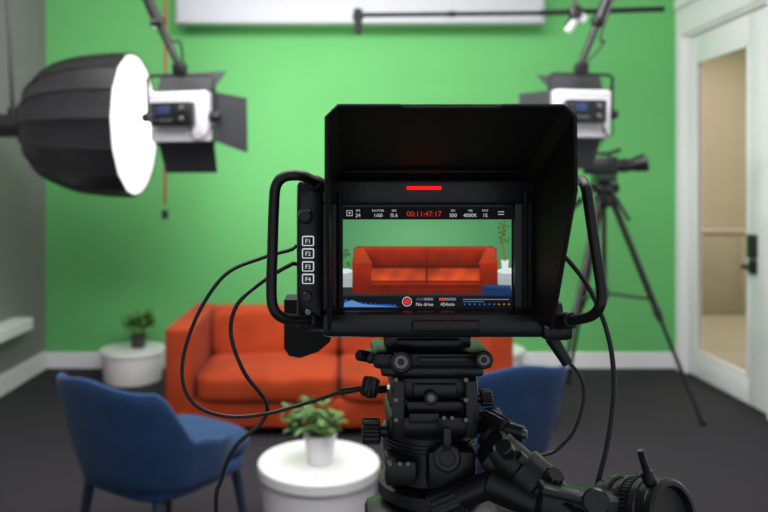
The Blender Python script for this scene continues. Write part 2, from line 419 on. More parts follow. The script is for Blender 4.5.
# ---------------------------------------------------------------- softbox
sd = 4.2; sc_ = P(135, 125, sd)
rt = Matrix.Rotation(math.radians(-3), 4, 'Z') @ Matrix.Rotation(math.radians(90), 4, 'Y')
sb_ = thing('softbox_light', sc_, 'deep black octagonal softbox with glowing white front', 'studio light', local=True)
sb_.rotation_euler = (rt @ Matrix.Rotation(math.radians(90), 4, 'Z')).to_euler(); FR[sb_.name] = sb_.matrix_basis.copy()
R0 = .415; NS = 16
prof = [(1.0, .01), (1.0, 0), (.998, -.08), (.98, -.20), (.935, -.33), (.85, -.44), (.72, -.53), (.55, -.59), (.30, -.63)]
t = bmesh.new(); rings = []
M_ = NS*4
for r, z in prof:
    ring = []
    for i in range(M_):
        a = 2*math.pi*i/M_; ph = (i % 4)/4
        sag = 1-.035*math.sin(math.pi*ph)*(1 if z < -.02 else .6)
        ring.append(t.verts.new((R0*r*sag*math.cos(a), R0*r*sag*math.sin(a), z)))
    rings.append(ring)
for x, y in zip(rings, rings[1:]):
    for k in range(M_): t.faces.new((x[k], x[(k+1) % M_], y[(k+1) % M_], y[k]))
t.faces.new(rings[-1])
bmesh.ops.recalc_face_normals(t, faces=t.faces[:])
b = B(); b._merge(t); b.obj('fabric_shell', sb_, M_fab, angle=20)
b = B()
for i in range(NS):
    a = 2*math.pi*i/NS
    b.tube([Vector((R0*r*math.cos(a)*1.006, R0*r*math.sin(a)*1.006, z)) for r, z in prof[1:]], .005, 6, 0, n=3)
b.obj('rib_seams', sb_, M_gry)
b = B(); b.lathe([(R0*.972, -.005), (R0*.972, .001), (R0*.6, .012), (.001, .016)], seg=64, cap=True); b.obj('front_diffuser', sb_, M_diff)
b = B(); b.lathe([(.13, -.61), (.13, -.655), (.10, -.665)], seg=32).lathe([(.065, -.66), (.07, -.67), (.07, -.86), (.05, -.88)], seg=24); b.obj('lamp_head', sb_, M_blk)
inv = FR[sb_.name].inverted()
def W(v): return inv @ Vector(v)
hp = P(13, 118, 4.2)
b = B(); b.cyl(W(hp), W(P(8, 0, 4.2)), .012).cyl(W(P(8, 0, 4.2)), W(Vector((P(8, 0, 4.2).x-.03, 4.2, CZ))), .016)
b.box(W((P(8, 0, 4.2).x-.03, 4.2, CZ-.03)), (.06, .06, .06), .005); b.cyl(W(hp+Vector((0, 0, -.05))), W(hp+Vector((0, 0, .06))), .03)
b.obj('hanger_rod', sb_, M_gry)

# ---------------------------------------------------------------- LED panel lights (local +Y = emitting front)
def led(loc, rot, label, poleworld, doors):
    L = thing('led_panel_light', loc, label, 'studio light', local=True, rot=rot)
    w, h, dp = .30, .245, .085
    b = B(); b.box((0, 0, 0), (w, dp, h), .012, m=0)
    for zz in (.100, -.090):
        for i in range(12): b.box((-.125+i*.0225, -dp/2-.001, zz), (.007, .008, .022), .001, m=2)
    b.box((0, dp/2-.004, 0), (w+.022, .022, h+.022), .004, m=1)
    b.obj('casing', L, [M_silver, M_barn, M_vent])
    B().box((0, dp/2+.009, 0), (w-.02, .008, h-.02), .002).obj('led_face', L, M_led)
    b = B(); b.box((-.01, -dp/2-.03, .010), (.215, .055, .118), .008, m=0)
    b.box((-.045, -dp/2-.059, .03), (.065, .006, .04), .002, m=1)
    for k in range(3): b.box((-.095+.002, -dp/2-.058, -.02+.03*k), (.01, .006, .012), .002, m=2)
    b.knurl((.05, -dp/2-.056, .035), (.05, -dp/2-.075, .035), .013, 8, m=2).knurl((.05, -dp/2-.056, -.015), (.05, -dp/2-.075, -.015), .013, 8, m=2)
    b.box((-.035, -dp/2-.059, -.02), (.07, .005, .012), .001, m=2)
    b.tube([(.08, -dp/2-.03, -.04), (.10, -dp/2-.05, -.11), (.15, -dp/2-.02, -.10), (.175, 0, 0), (.165, 0, .15)], .005, 6, m=0)
    b.obj('control_box', L, [M_blk, M_bdisp, M_mid])
    b = B(); yw = w/2+.025
    b.tube([(-yw, 0, 0), (-yw, 0, .10), (-yw, 0, .19), (-yw+.02, 0, .205), (yw-.02, 0, .205), (yw, 0, .19), (yw, 0, .10), (yw, 0, 0)], .009, 8, smooth=False)
    for s in (-1, 1): b.knurl((s*(w/2), 0, 0), (s*(w/2+.055), 0, 0), .024, 8)
    b.cyl((0, 0, .19), (0, 0, .27), .02).box((0, 0, .235), (.06, .06, .055), .006)
    b.obj('yoke', L, M_blk)
    y0 = dp/2+.01
    for kind, ln, an in doors:
        an = math.radians(an); o = math.sin(an)*ln; f = math.cos(an)*ln
        if kind == 'T': q = [(-w/2, y0, h/2+.01), (w/2, y0, h/2+.01), (w/2+.03, y0+f, h/2+.01+o), (-w/2-.03, y0+f, h/2+.01+o)]
        if kind == 'B': q = [(-w/2, y0, -h/2-.01), (w/2, y0, -h/2-.01), (w/2-.02, y0+f, -h/2-.01-o), (-w/2+.0, y0+f, -h/2-.01-o)]
        if kind == 'R': q = [(w/2+.01, y0, -h/2), (w/2+.01, y0, h/2), (w/2+.01+o, y0+f, h/2-.03), (w/2+.01+o, y0+f, -h/2-.06)]
        if kind == 'L': q = [(-w/2-.01, y0, -h/2), (-w/2-.01, y0, h/2), (-w/2-.01-o, y0+f, h/2-.01), (-w/2-.01-o, y0+f, -h/2-.02)]
        nn = (Vector(q[1])-Vector(q[0])).cross(Vector(q[3])-Vector(q[0])).normalized()*.003
        B().slab(q, nn).obj('barn_door', L, M_barn)
    iv = FR[L.name].inverted()
    b = B(); pts = [iv @ Vector(p) for p in poleworld]
    b.cyl(pts[0], pts[1], .018).cyl(pts[1], pts[2], .026)
    b.knurl(pts[1]-Vector((.03, 0, 0)), pts[1]+Vector((.03, 0, 0)), .03, 8)
    b.tube([pts[0]+Vector((.03, 0, 0)), (pts[0]+pts[1])/2+Vector((.07, -.02, 0)), pts[1]+Vector((.025, -.03, 0)), pts[2]+Vector((.03, -.03, 0))], .006, 8)
    b.box(pts[2]-Vector((0, 0, .02)), (.07, .07, .04), .004)
    b.obj('ceiling_arm', L, M_blk)
    return L
def ext(p, q):
    t = (CZ-p.z)/(q.z-p.z); return p+(q-p)*t
dL = 3.55; cL = P(181, 117, dL)
pa = cL+Vector((-.02, .01, .27)); pb = P(158, 22, dL)
led(cL, (math.radians(3), 0, math.radians(-12)), 'silver LED panel light with dark barn doors showing its controls', [pa, pb, ext(pa, P(149, 0, dL))],
    [('T', .15, 42), ('B', .17, 60), ('R', .155, 72), ('L', .05, 30)])
dR = 3.75; cR = P(580, 114, dR); pa = cR+Vector((.01, .01, .27)); pb = P(598, 22, dR)
led(cR, (math.radians(3), 0, math.radians(8)), 'silver LED panel light with open barn doors above the tripod', [pa, pb, ext(pa, P(606, 0, dR))],
    [('T', .12, 40), ('B', .17, 68), ('R', .08, 25), ('L', .15, 48)])
x = P(165, 0, 5.0).x
top(B().tube([(x, 5.0, CZ), (x+.004, 5.0, 2.4), (x, 5.0, P(0, 205, 5.0).z)], .011, 8).cyl((x, 5.0, P(0, 210, 5.0).z), (x, 5.0, P(0, 219, 5.0).z), .022, m=1).obj('hanging_cord', None, [M_orange, M_gry]),
    'orange-brown hanging pull cord with a dark weighted end', 'cord')

# ---------------------------------------------------------------- boom microphone
bd = 4.4
bmq = thing('boom_microphone', P(575, 12, bd), 'black microphone on a long horizontal boom pole clamped below the ceiling', 'microphone')
B().cyl(P(360, 15, bd), P(548, 13, bd), .014).cyl(P(540, 13, bd), P(664, 9, bd), .017).cyl(P(448, 14, bd), P(456, 14, bd), .019).obj('boom_pole', bmq, [M_matte])
B().cyl(P(358, 9, bd), P(358, 34, bd), .027, .023).knurl(P(358, 13, bd), P(358, 20, bd), .033, 10).obj('microphone', bmq, M_matte)
b = B(); b.box(P(575, 13, bd), (.07, .07, .08), .01).cyl(P(575, 10, bd), Vector((P(575, 10, bd).x, bd, CZ)), .012)
b.knurl(P(575, 20, bd), P(575, 32, bd)+Vector((-.05, 0, 0)), .024, 8, m=1).box(P(581, 18, bd), (.06, .05, .05), .008, (0, .6, 0), m=1)
b.cyl(P(566, 27, bd), P(572, 15, bd), .012).box((P(575, 0, bd).x, bd, CZ-.02), (.1, .1, .04), .004)
b.obj('clamp', bmq, [M_gry, M_sil])

# ---------------------------------------------------------------- background tripod and camera
apx = P(604, 192, 4.5)
tr = thing('tripod', (apx.x, 4.5, 0), 'black three-legged tripod carrying a small video camera', 'tripod')
feet = [Vector((P(703, 0, 4.25).x, 4.25, 0)), Vector((P(552, 0, 4.2).x, 4.2, 0)), Vector((apx.x-.02, 5.15, 0))]
ap = Vector((apx.x, 4.5, 1.32))
for f in feet:
    dv = (f-ap); s = ap+Vector((dv.x, dv.y, 0)).normalized()*.05
    B().cyl(f+Vector((0, 0, .01)), s.lerp(f, .5), .012).cyl(s.lerp(f, .55), s, .020).knurl(s.lerp(f, .53), s.lerp(f, .49), .024, 8).cyl(f, f+Vector((0, 0, .03)), .018).obj('leg', tr, M_blk)
b = B(); b.cyl((apx.x, 4.5, .70), (apx.x, 4.5, 1.32), .016).lathe([(.05, 1.28), (.06, 1.30), (.06, 1.35), (.04, 1.37)], Matrix.Translation((apx.x, 4.5, 0)), 24)
for f in feet:
    dv = (f-ap); s = ap+Vector((dv.x, dv.y, 0)).normalized()*.05
    b.cyl((apx.x, 4.5, .745), s.lerp(f, .45), .010)
b.cyl((apx.x, 4.5, .71), (apx.x, 4.5, .78), .028)
b.obj('centre_column', tr, M_blk)
b = B(); b.lathe([(.04, 1.36), (.055, 1.38), (.055, 1.42), (.035, 1.44)], Matrix.Translation((apx.x, 4.5, 0)), 24).box((apx.x, 4.5, 1.455), (.12, .14, .04), .008)
b.knurl((apx.x-.05, 4.5, 1.40), (apx.x-.10, 4.5, 1.40), .03, 10).knurl((apx.x+.05, 4.5, 1.40), (apx.x+.09, 4.5, 1.40), .03, 10)
b.cyl((apx.x-.03, 4.5, 1.42), (apx.x-.25, 4.35, 1.28), .013).cyl((apx.x-.18, 4.397, 1.325), (apx.x-.25, 4.35, 1.28), .02)
b.cyl((apx.x+.03, 4.48, 1.40), (apx.x+.12, 4.40, 1.20), .012)
b.obj('pan_head', tr, M_blk)
vc = thing('video_camera', (apx.x, 4.5, 1.476), 'small black video camera with tilted lens on the tripod', 'camera', rotz=math.radians(-12), local=True)
B().box((0, 0, .06), (.16, .11, .115), .012).box((-.02, 0, .14), (.11, .03, .022), .006).box((.03, 0, .125), (.02, .03, .03), .004).box((-.07, 0, .125), (.02, .03, .03), .004).cyl((.03, .0, .14), (.10, 0, .165), .013).obj('camera_body', vc, M_blk)
B().cyl((.07, 0, .06), (.17, 0, .065), .038).knurl((.10, 0, .062), (.14, 0, .064), .044, 16).cyl((.165, 0, .065), (.25, 0, .085), .042, .058).obj('lens', vc, M_blk)
B().box((-.10, 0, .055), (.05, .07, .09), .008).obj('battery', vc, M_blk)

# ---------------------------------------------------------------- STUDIO CAMERA (foreground)
D = .66
def px(n, d=D): return n*d/F
sc1 = thing('studio_camera', P(430, 348, .70), 'black studio camera with hooded rear monitor, side handles and lit screen', 'camera')
def fr_box(b, x0, y0, x1, y1, d0, d1, bev=.003, m=0, ref=None):
    ref = ref or d0
    a, c = P(x0, y0, ref), P(x1, y1, ref)
    b.box(((a.x+c.x)/2, (d0+d1)/2, (a.z+c.z)/2), (abs(c.x-a.x), abs(d1-d0), abs(a.z-c.z)), bev, m=m); return b
b = B()
fr_box(b, 296, 180, 556, 334, .664, .735, .008, ref=.66)
fr_box(b, 322, 180, 546, 204, .652, .668, .003, ref=.66)
fr_box(b, 322, 203, 341.5, 311, .654, .668, .002, ref=.66)
fr_box(b, 513, 203, 548, 311, .654, .668, .002, ref=.66)
fr_box(b, 322, 309.5, 556, 334, .640, .668, .006, ref=.66)
b.box(P(446, 326, .637), (.06, .006, .010), .002)
b.obj('camera_body', sc1, M_blk)
# hood: chamfered folding shade, flaps flaring toward the viewer
th_ = .0022; ch_ = .0075
ft, fb = P(0, 107, .55).z, P(0, 190, .55).z
bz = P(0, 330, .60).z; rz0 = P(0, 180, .66).z
xl0, xl1 = -.0062, -.0090
xr0, xr1 = .1735, .1790
b = B()
def flap(xb, xf, s):
    xm = xf+(xb-xf)*.45
    pts = [Vector((xb, .665, rz0-ch_)), Vector((xf, .552, ft-ch_)), Vector((xf, .550, fb)), Vector((xm, .603, bz+.004)), Vector((xm, .610, bz)), Vector((xb, .665, bz))]
    b.slab(pts, (s*th_, 0, 0))
    b.slab([Vector((xf, .552, ft-ch_)), Vector((xb, .665, rz0-ch_)), Vector((xb-s*ch_, .665, rz0)), Vector((xf-s*ch_, .552, ft))], (s*th_*.7, 0, th_*.7))
flap(xl0, xl1, -1); flap(xr0, xr1, 1)
b.slab([Vector((xl1+ch_, .552, ft)), Vector((xr1-ch_, .552, ft)), Vector((xr0-ch_, .665, rz0)), Vector((xl0+ch_, .665, rz0))], (0, .0006, th_*1.1))
rim = [Vector((xl1, .603, bz)), Vector((xl1-th_/2, .550, fb)), Vector((xl1-th_/2, .552, ft-ch_)), Vector((xl1+ch_, .552, ft+.001)), Vector((xl1+.055, .552, ft+.001)), Vector((xl1+.058, .552, ft-.0004)), Vector((xr1-.058, .552, ft-.0004)), Vector((xr1-.055, .552, ft+.001)), Vector((xr1-ch_, .552, ft+.001)), Vector((xr1+th_/2, .552, ft-ch_)), Vector((xr1+th_/2, .550, fb)), Vector((xr1-.002, .603, bz))]
b.tube(rim, .0018, 8, smooth=False)
b.box(((xl0+xr0)/2, .6435, (rz0*.8+ft*.2)-.0035), (xr0-xl0-.02, .0035, .002), .0005)
for x in (xl0+.006, xr0-.006): b.cyl((x, .650, bz+.01), (x, .650, rz0-.01), .0025)
b.obj('monitor_hood', sc1, M_matte, angle=30)
B().box((P(424, 188, .650)), (px(34), .0025, px(3.4)), .0006).obj('tally_light', sc1, M_red, label='glowing red tally bar')
# screen
scr = fr_box(B(), 341, 205, 513.5, 310, .6605, .664, 0, ref=.66).obj('screen', sc1, M_scrb, smooth=False, label='lit monitor showing sofa before green wall')
def ss(a, b_, x):
    if a == b_: return float(x > a)
    x = max(0., min(1., (x-a)/(b_-a))); return x*x*(3-2*x)
def inpoly(x, y, poly):
    d = 1e9; n = len(poly)
    ar = sum(poly[i][0]*poly[(i+1) % n][1]-poly[(i+1) % n][0]*poly[i][1] for i in range(n))
    sg = 1 if ar > 0 else -1
    for i in range(n):
        x0, y0 = poly[i]; x1, y1 = poly[(i+1) % n]
        L = math.hypot(x1-x0, y1-y0)
        d = min(d, sg*((x1-x0)*(y-y0)-(y1-y0)*(x-x0))/L)
    return ss(-.8, .8, d)
rnd = random.Random(4)
leaves = [(rnd.gauss(503, 4.0), rnd.uniform(220, 244), rnd.uniform(.8, 1.8)) for _ in range(22)]
lv2 = [(rnd.gauss(346, 2.6), rnd.uniform(250, 267), rnd.uniform(.9, 1.9)) for _ in range(16)]
def shade(x, y):
    def mix(a, b, t): return tuple(a[i]*(1-t)+b[i]*t for i in range(3))
    g = math.exp(-((x-415)/75)**2-((y-238)/45)**2)
    c = mix((70, 132, 86), (106, 172, 116), g)
    c = mix(c, (168, 184, 176), ss(273.5, 275, y))
    c = mix(c, (46, 50, 54), ss(278.5, 280, y))
    for ex, ey, rx, ry, h in ((344, 271, 9, 2.6, 16), (508, 271, 11, 3, 20)):
        if abs(x-ex) < rx and ey < y < ey+h: c = mix(c, (168, 178, 180), .95)
        e = ((x-ex)/rx)**2+((y-ey)/ry)**2
        c = mix(c, (222, 228, 228), 1-ss(.85, 1.1, e))
    c = mix(c, (225, 228, 228), inpoly(x, y, [(501, 260), (509, 260), (508, 270), (502, 270)]))
    c = mix(c, (160, 84, 44), .9*inpoly(x, y, [(500, 222), (501.2, 222), (505.5, 261), (504, 261)]))
    for lx, ly, r in leaves+lv2:
        c = mix(c, (46+8*r, 98+10*r, 46), (1-ss(r*.6, r*1.2, math.hypot((x-lx)*.8, y-ly)))*.9)
    n = 5*math.sin(x*.35+y*.2)+5*math.sin(x*.13-y*.33)+5*math.sin(x*.07+y*.11+2)
    S_ = lambda col, k: tuple(v*k for v in col)
    outer = inpoly(x, y, [(354, 248.5), (358, 246.5), (492, 246.5), (496.5, 249), (498, 292), (488, 294), (362, 294), (352, 292)])
    c = mix(c, (112+n, 30, 15), outer)
    back = inpoly(x, y, [(362, 247), (488, 247), (484, 269), (368, 269)])
    c = mix(c, S_((158+n, 46, 25), 1.08-.022*(y-247)), back)
    c = mix(c, (188, 72, 42), .7*back*(1-ss(247.5, 249.8, y)))
    c = mix(c, (80, 20, 12), .6*back*math.exp(-((x-372)/6)**2)*ss(250, 262, y))
    c = mix(c, (80, 20, 12), .6*back*math.exp(-((x-480)/6)**2)*ss(250, 262, y))
    c = mix(c, (84, 22, 12), .35*back*math.exp(-((x-426.8)/1.2)**2)*ss(249, 256, y))
    for q in ([(372, 267.5), (426, 267.2), (426, 281), (369, 281.5)], [(427.6, 267.2), (480, 267.5), (483, 281.5), (427.6, 281)]):
        k = inpoly(x, y, q); mid = (q[0][0]+q[1][0])/2
        c = mix(c, S_((190+n*2, 70+n*.8, 38), (.80+.02*(y-267))*(1.08-.00022*(x-mid)**2)), k)
    c = mix(c, S_((146+n, 42, 22), 1.12-.05*(y-281)), .95*inpoly(x, y, [(369, 281.5), (483, 281.5), (483, 286), (369, 286)]))
    for sgn, xa, xb, xc, xd in ((1, 355, 363, 372, 352), (-1, 495, 487, 479, 498)):
        topf = inpoly(x, y, [(xa, 248), (xb, 247), (xc, 263), (xd, 262)])
        c = mix(c, S_((184+n, 68, 38), 1.04-.010*(y-247)), topf)
        frn = inpoly(x, y, [(xd, 262), (xc, 263), (xc-sgn*1.5, 293), (xd+sgn*1.5, 291)])
        c = mix(c, S_((150+n, 42, 23), 1.06-.012*(y-262)), frn)
        c = mix(c, (200, 88, 54), .35*outer*math.exp(-((y-262.6)/.8)**2)*(1 if min(xc, xd) < x < max(xc, xd) else 0))
    c = mix(c, (70, 18, 10), .6*outer*math.exp(-((y-281.4)/.8)**2)*(1 if 370 < x < 482 else 0))
    c = mix(c, (88, 22, 12), .4*outer*math.exp(-((x-426.8)/.8)**2)*(1 if 267 < y < 286 else 0))
    c = mix(c, (70, 18, 10), .6*outer*math.exp(-((y-267.2)/1.3)**2)*(1 if 371 < x < 481 else 0))
    c = mix(c, (70, 18, 10), .5*outer*math.exp(-((y-286.4)/.9)**2)*(1 if 370 < x < 482 else 0))
    c = mix(c, (26, 52, 92), inpoly(x, y, [(481, 288), (487, 284.5), (511, 285.5), (512, 300), (484, 300)]))
    c = mix(c, (50, 84, 134), .7*inpoly(x, y, [(486, 285), (511, 286), (511, 288), (486, 287)]))
    c = mix(c, (12, 14, 20), .88*ss(294.5, 297.5, y))
    return srgb(*[max(0, min(255, v)) for v in c])
NX, NY = 224, 120; X0_, X1_, Y0_, Y1_ = 343, 511.5, 219, 308.5
me = bpy.data.meshes.new('screen_picture')
vs = []; cols = []
for j in range(NY+1):
    for i in range(NX+1):
        x = X0_+(X1_-X0_)*i/NX; y = Y0_+(Y1_-Y0_)*j/NY
        v = P(x, y, .66); v.y = .66026; vs.append(v); cols.append(shade(x, y))
fs = [(j*(NX+1)+i, (j+1)*(NX+1)+i, (j+1)*(NX+1)+i+1, j*(NX+1)+i+1) for j in range(NY) for i in range(NX)]
cen = sum(vs, Vector())/len(vs)
me.from_pydata([v-cen for v in vs], [], fs)
at = me.color_attributes.new('picture', 'FLOAT_COLOR', 'POINT')
for i, c in enumerate(cols): at.data[i].color = (*c, 1)
M_pic = mat('screen_live_picture', (.004, .004, .004), .5, var=0, emit=1.0, spec=.1)
nt = M_pic.node_tree; an = nt.nodes.new('ShaderNodeAttribute'); an.attribute_name = 'picture'
nt.links.new(an.outputs['Color'], nt.nodes['Principled BSDF'].inputs['Emission Color'])
me.materials.append(M_pic)
po = bpy.data.objects.new('screen_picture', me); sc.collection.objects.link(po); po.location = cen; attach(po, scr)
EM = {}
def E(rgb, s=1.0):
    k = (rgb, s)
    if k not in EM: EM[k] = emat('screen_glow', rgb, s)
    return EM[k]
class Pic:
    def __init__(s): s.b = B(); s.m = []
    def p(s, pts, rgb, layer):
        mt = E(rgb)
        if mt not in s.m: s.m.append(mt)
        d = .6603-.00004*layer
        s.b.poly([P(x, y, .66)+Vector((0, d-.66, 0)) for x, y in pts], [list(range(len(pts)))], s.m.index(mt), recalc=False); return s
    def r(s, x0, y0, x1, y1, rgb, layer): return s.p([(x0, y1), (x1, y1), (x1, y0), (x0, y0)], rgb, layer)
pc = Pic()
pc.r(343, 207, 511.5, 219.5, (9, 10, 11), 14)
pts = [(344, 307)]+[(344+i*2.2, 307-abs(math.sin(i*1.7)*3.0)-6.0*math.exp(-i/9)) for i in range(25)]+[(399, 307)]
pc.p(pts, (34, 78, 158), 15)
pc.p([(344, 307), (344, 303), (352, 300), (362, 304), (380, 305.6), (399, 307)], (90, 138, 196), 16)
pc.p([(407+4.8*math.cos(k*math.pi/10), 301.5+4.8*math.sin(k*math.pi/10)) for k in range(20)][::-1], (215, 215, 215), 15)
pc.p([(407+4.2*math.cos(k*math.pi/10), 301.5+4.2*math.sin(k*math.pi/10)) for k in range(20)][::-1], (25, 10, 10), 16)
pc.p([(407+3.2*math.cos(k*math.pi/10), 301.5+3.2*math.sin(k*math.pi/10)) for k in range(20)][::-1], (225, 40, 32), 17)
pc.r(416, 297.8, 433, 300.4, (104, 110, 114), 16); pc.r(439, 297.8, 456, 300.4, (104, 110, 114), 16)
pc.r(416, 297.8, 424, 300.4, (60, 66, 70), 17)
pc.r(440, 297.6, 443, 300.6, (210, 46, 36), 17)
pc.r(463, 299.0, 509, 299.7, (130, 135, 140), 16)
for i in range(10): pc.r(464+i*4.9, 303.6, 464+i*4.9+1.5, 304.8, (64, 110, 172) if i < 7 else (170, 144, 54), 16)
pc.r(463, 301, 484, 302.0, (42, 100, 172), 16)
pc.r(346.5, 210.3, 352.5, 216, (180, 184, 188), 16); pc.r(347.1, 210.9, 351.9, 215.4, (8, 9, 10), 17); pc.r(348.7, 212.3, 350.3, 214.0, (180, 184, 188), 18)
pc.r(498, 211.4, 504, 212.1, (180, 184, 188), 16); pc.r(498, 214, 504, 214.7, (180, 184, 188), 16)
pc.b.obj('screen_readout', scr, pc.m, smooth=False)
M_tx = emat('screen_text_white', (190, 195, 200), 1.0); M_txr = emat('screen_text_red', (215, 40, 32), 1.0)
def ST(body, x, y, s, m=M_tx, al='CENTER'):
    v = P(x, y, .66); v.y = .6594; return text('screen_text', body, v, px(s), m, scr, al)
for lab, val, x in (('FPS', '24', 358), ('SHUTTER', '1/60', 378), ('IRIS', 'f5.6', 394), ('ISO', '500', 453), ('WB', '4000K', 470), ('TINT', '15', 485)):
    ST(lab, x, 211.6, 2.9); ST(val, x, 217.0, 5.1)
ST('00:11:47:17', 424, 216.4, 7.5, M_txr)
ST('No drive', 424.5, 305.8, 4.8); ST('424min', 447.5, 305.8, 4.8)
# control panel
b = B(); fr_box(b, 297, 181, 323, 322, .650, .668, .004, ref=.655); b.obj('control_panel', sc1, M_blk)
B().knurl(P(305, 216, .650), P(305, 216, .640), px(8, .64), 16).cyl(P(305, 216, .640), P(305, 216, .638), px(5.5, .64), m=1).obj('dial', sc1, [M_blk, M_gry])
M_btn = emat('button_backlight', (225, 235, 245), 0.8)
for i, y in enumerate((241, 253.5, 266.5, 279)):
    b = B(); fr_box(b, 302, y-5, 314, y+5, .6475, .651, .0012, m=0, ref=.648); fr_box(b, 303, y-4, 313, y+4, .6470, .6480, .0008, m=1, ref=.648)
    bt = b.obj('function_button', sc1, [M_btn, M_blk])
    text('button_text', 'F%d' % (i+1), P(308, y+2.2, .648)+Vector((0, -.0013, 0)), px(6.0), M_btn, bt, 'CENTER')
B().cyl(P(307, 297, .651), P(307, 297, .646), px(5)).obj('menu_button', sc1, M_gry)
B().cyl(P(308, 312, .651), P(308, 312, .647), px(3.2)).obj('jack_socket', sc1, M_mid)
# handles with mounting blocks
hd = .625
b = B().tube([P(322, 186, .655), P(312, 180, .64), P(300, 175.5, hd), P(284, 177, hd), P(276, 186, hd), P(274, 205, hd), P(272.5, 250, hd), P(271.5, 295, hd), P(275, 311, hd), P(286, 319, .63), P(304, 320, .645), P(318, 321, .66)], px(5.4, hd), 14)
b.cyl(P(308, 320, .648), P(322, 322, .66), px(8)).cyl(P(314, 182, .645), P(322, 186, .655), px(7.5)); b.obj('side_handle', sc1, M_rub)
h2 = .590
b = B().tube([P(560, 188, .668), P(570, 183, .64), P(580, 180, .61), P(586, 188, h2), P(589, 206, h2), P(595.5, 250, h2), P(601.5, 290, h2), P(600, 306, h2), P(591, 316, .60), P(574, 320, .615), P(556, 322, .64)], px(5.4, h2), 14)
b.cyl(P(553, 322, .645), P(572, 320, .618), px(8)); b.obj('side_handle', sc1, M_rub)
b = B(); fr_box(b, 544, 300, 562, 336, .65, .73, .006, ref=.66); fr_box(b, 536, 311, 566, 336, .636, .67, .005, ref=.66)
b.cyl(P(548, 325, .638), P(548, 325, .632), px(4), m=1)
b.obj('side_bracket', sc1, [M_blk, M_mid])
b = B(); b.cyl(P(430, 262, .73), P(430, 262, .73)+Vector((0, .03, 0)), .045).cyl(P(430, 262, .73)+Vector((0, .03, 0)), P(430, 262, .73)+Vector((0, .13, 0)), .034, .038, 32).knurl(P(430, 262, .73)+Vector((0, .05, 0)), P(430, 262, .73)+Vector((0, .10, 0)), .040, 24)
b.obj('lens', sc1, M_blk)
b = B(); b.slab([P(284, 300, .75), P(284, 348, .75), P(289, 356, .75), P(300, 358, .75), P(318, 352, .75), P(330, 342, .75), P(334, 330, .75), P(334, 300, .75)], (0, .04, 0)); b.obj('battery_pack', sc1, M_matte)
b = B(); fr_box(b, 384, 330, 470, 347, .68, .74, .004, ref=.69); fr_box(b, 396, 336, 458, 344, .674, .70, .002, ref=.69); b.obj('mount_foot', sc1, M_blk)

# ---------------------------------------------------------------- foreground tripod
T = .70; fx = P(431, 0, T).x
ft_ = thing('tripod', (fx, T+.02, 0), 'heavy black video tripod with fluid head under the studio camera', 'tripod')
b = B()
fr_box(b, 372, 347.5, 488, 364, .676, .745, .005, ref=T)
fr_box(b, 380, 362, 480, 372, .68, .74, .003, ref=T, m=1)
fr_box(b, 415, 351, 470, 356, .672, .68, .001, ref=T, m=1)
fr_box(b, 366, 352, 380, 362, .69, .72, .003, ref=T)
for x in (425, 440, 455): b.cyl(P(x, 360.5, .676), P(x, 360.5, .673), px(2.2, .67), m=2)
b.obj('quick_release_plate', ft_, [M_blk, M_gry, M_mid])
b = B()
b.knurl(P(401, 362, .676), P(401, 362, .655), px(12, .66), 18, depth=.07).cyl(P(401, 362, .656), P(401, 362, .653), px(7, .66), m=1).cyl(P(401, 362, .654), P(401, 362, .651), px(3.4, .66), seg=6, m=0)
b.obj('plate_knob', ft_, [M_blk, M_mid])
B().cyl(P(484, 360, .68), P(484, 360, .658), px(9, .66)).cyl(P(484, 360, .658), P(484, 360, .652), px(6, .66), m=1).cyl(P(484, 360, .653), P(484, 360, .650), px(3, .66)).obj('plate_knob', ft_, [M_blk, M_mid])
B().knurl(P(370, 357, T), P(358, 355, T-.01), px(6), 10).obj('lock_knob', ft_, M_blk)
b = B()
fr_box(b, 390, 371, 474, 392, .675, .745, .005, ref=T)
b.lathe([(px(38, T), P(0, 408, T).z), (px(43, T), P(0, 405, T).z), (px(43, T), P(0, 393, T).z), (px(40, T), P(0, 390, T).z)], Matrix.Translation((fx, T+.02, 0)), 40, m=1)
fr_box(b, 386, 407, 474, 427, .67, .75, .006, ref=T)
for x in (396, 466): fr_box(b, x-6, 372, x+6, 428, .668, .68, .003, ref=T, m=1)
fr_box(b, 410, 376, 452, 388, .670, .68, .002, ref=T, m=1)
fr_box(b, 404, 393, 459, 404, .672, .69, .003, ref=T)
b.cyl(P(431, 398, .672), P(431, 398, .662), px(7), m=0).cyl(P(431, 398, .663), P(431, 398, .660), px(4), m=2)
for x in (396, 466):
    for y in (380, 400, 420): b.cyl(P(x, y, .669), P(x, y, .666), px(2.4), m=2)
b.box(P(424, 418, .667), (px(30), .004, px(10)), .001, m=1)
for x in (444, 452): b.cyl(P(x, 418, .671), P(x, 418, .667), px(2.2), m=2)
b.obj('tilt_head', ft_, [M_blk, M_gry, M_mid])
B().cyl(P(386, 389, T-.01), P(366, 391, T-.02), px(4)).knurl(P(372, 378, T-.03), P(368, 396, T-.03), px(9), 10).obj('lock_knob', ft_, M_blk)
B().cyl(P(388, 431, T), P(378, 431, T), px(6)).knurl(P(380, 431, T), P(362, 431, T), px(14), 12).obj('drag_knob', ft_, M_blk)
B().cyl(P(474, 425, T), P(486, 424, T), px(10)).knurl(P(484, 424, T), P(500, 421, T-.01), px(15), 14).obj('drag_knob', ft_, M_blk)
B().cyl(P(474, 398, T), P(482, 398, T), px(5)).knurl(P(480, 398, T), P(492, 397, T), px(9), 12).obj('lock_knob', ft_, M_blk)
b = B()
b.lathe([(px(40, T), P(0, 482, T).z), (px(47, T), P(0, 478, T).z), (px(47, T), P(0, 432, T).z), (px(43, T), P(0, 427, T).z)], Matrix.Translation((fx, T+.02, 0)), 48)
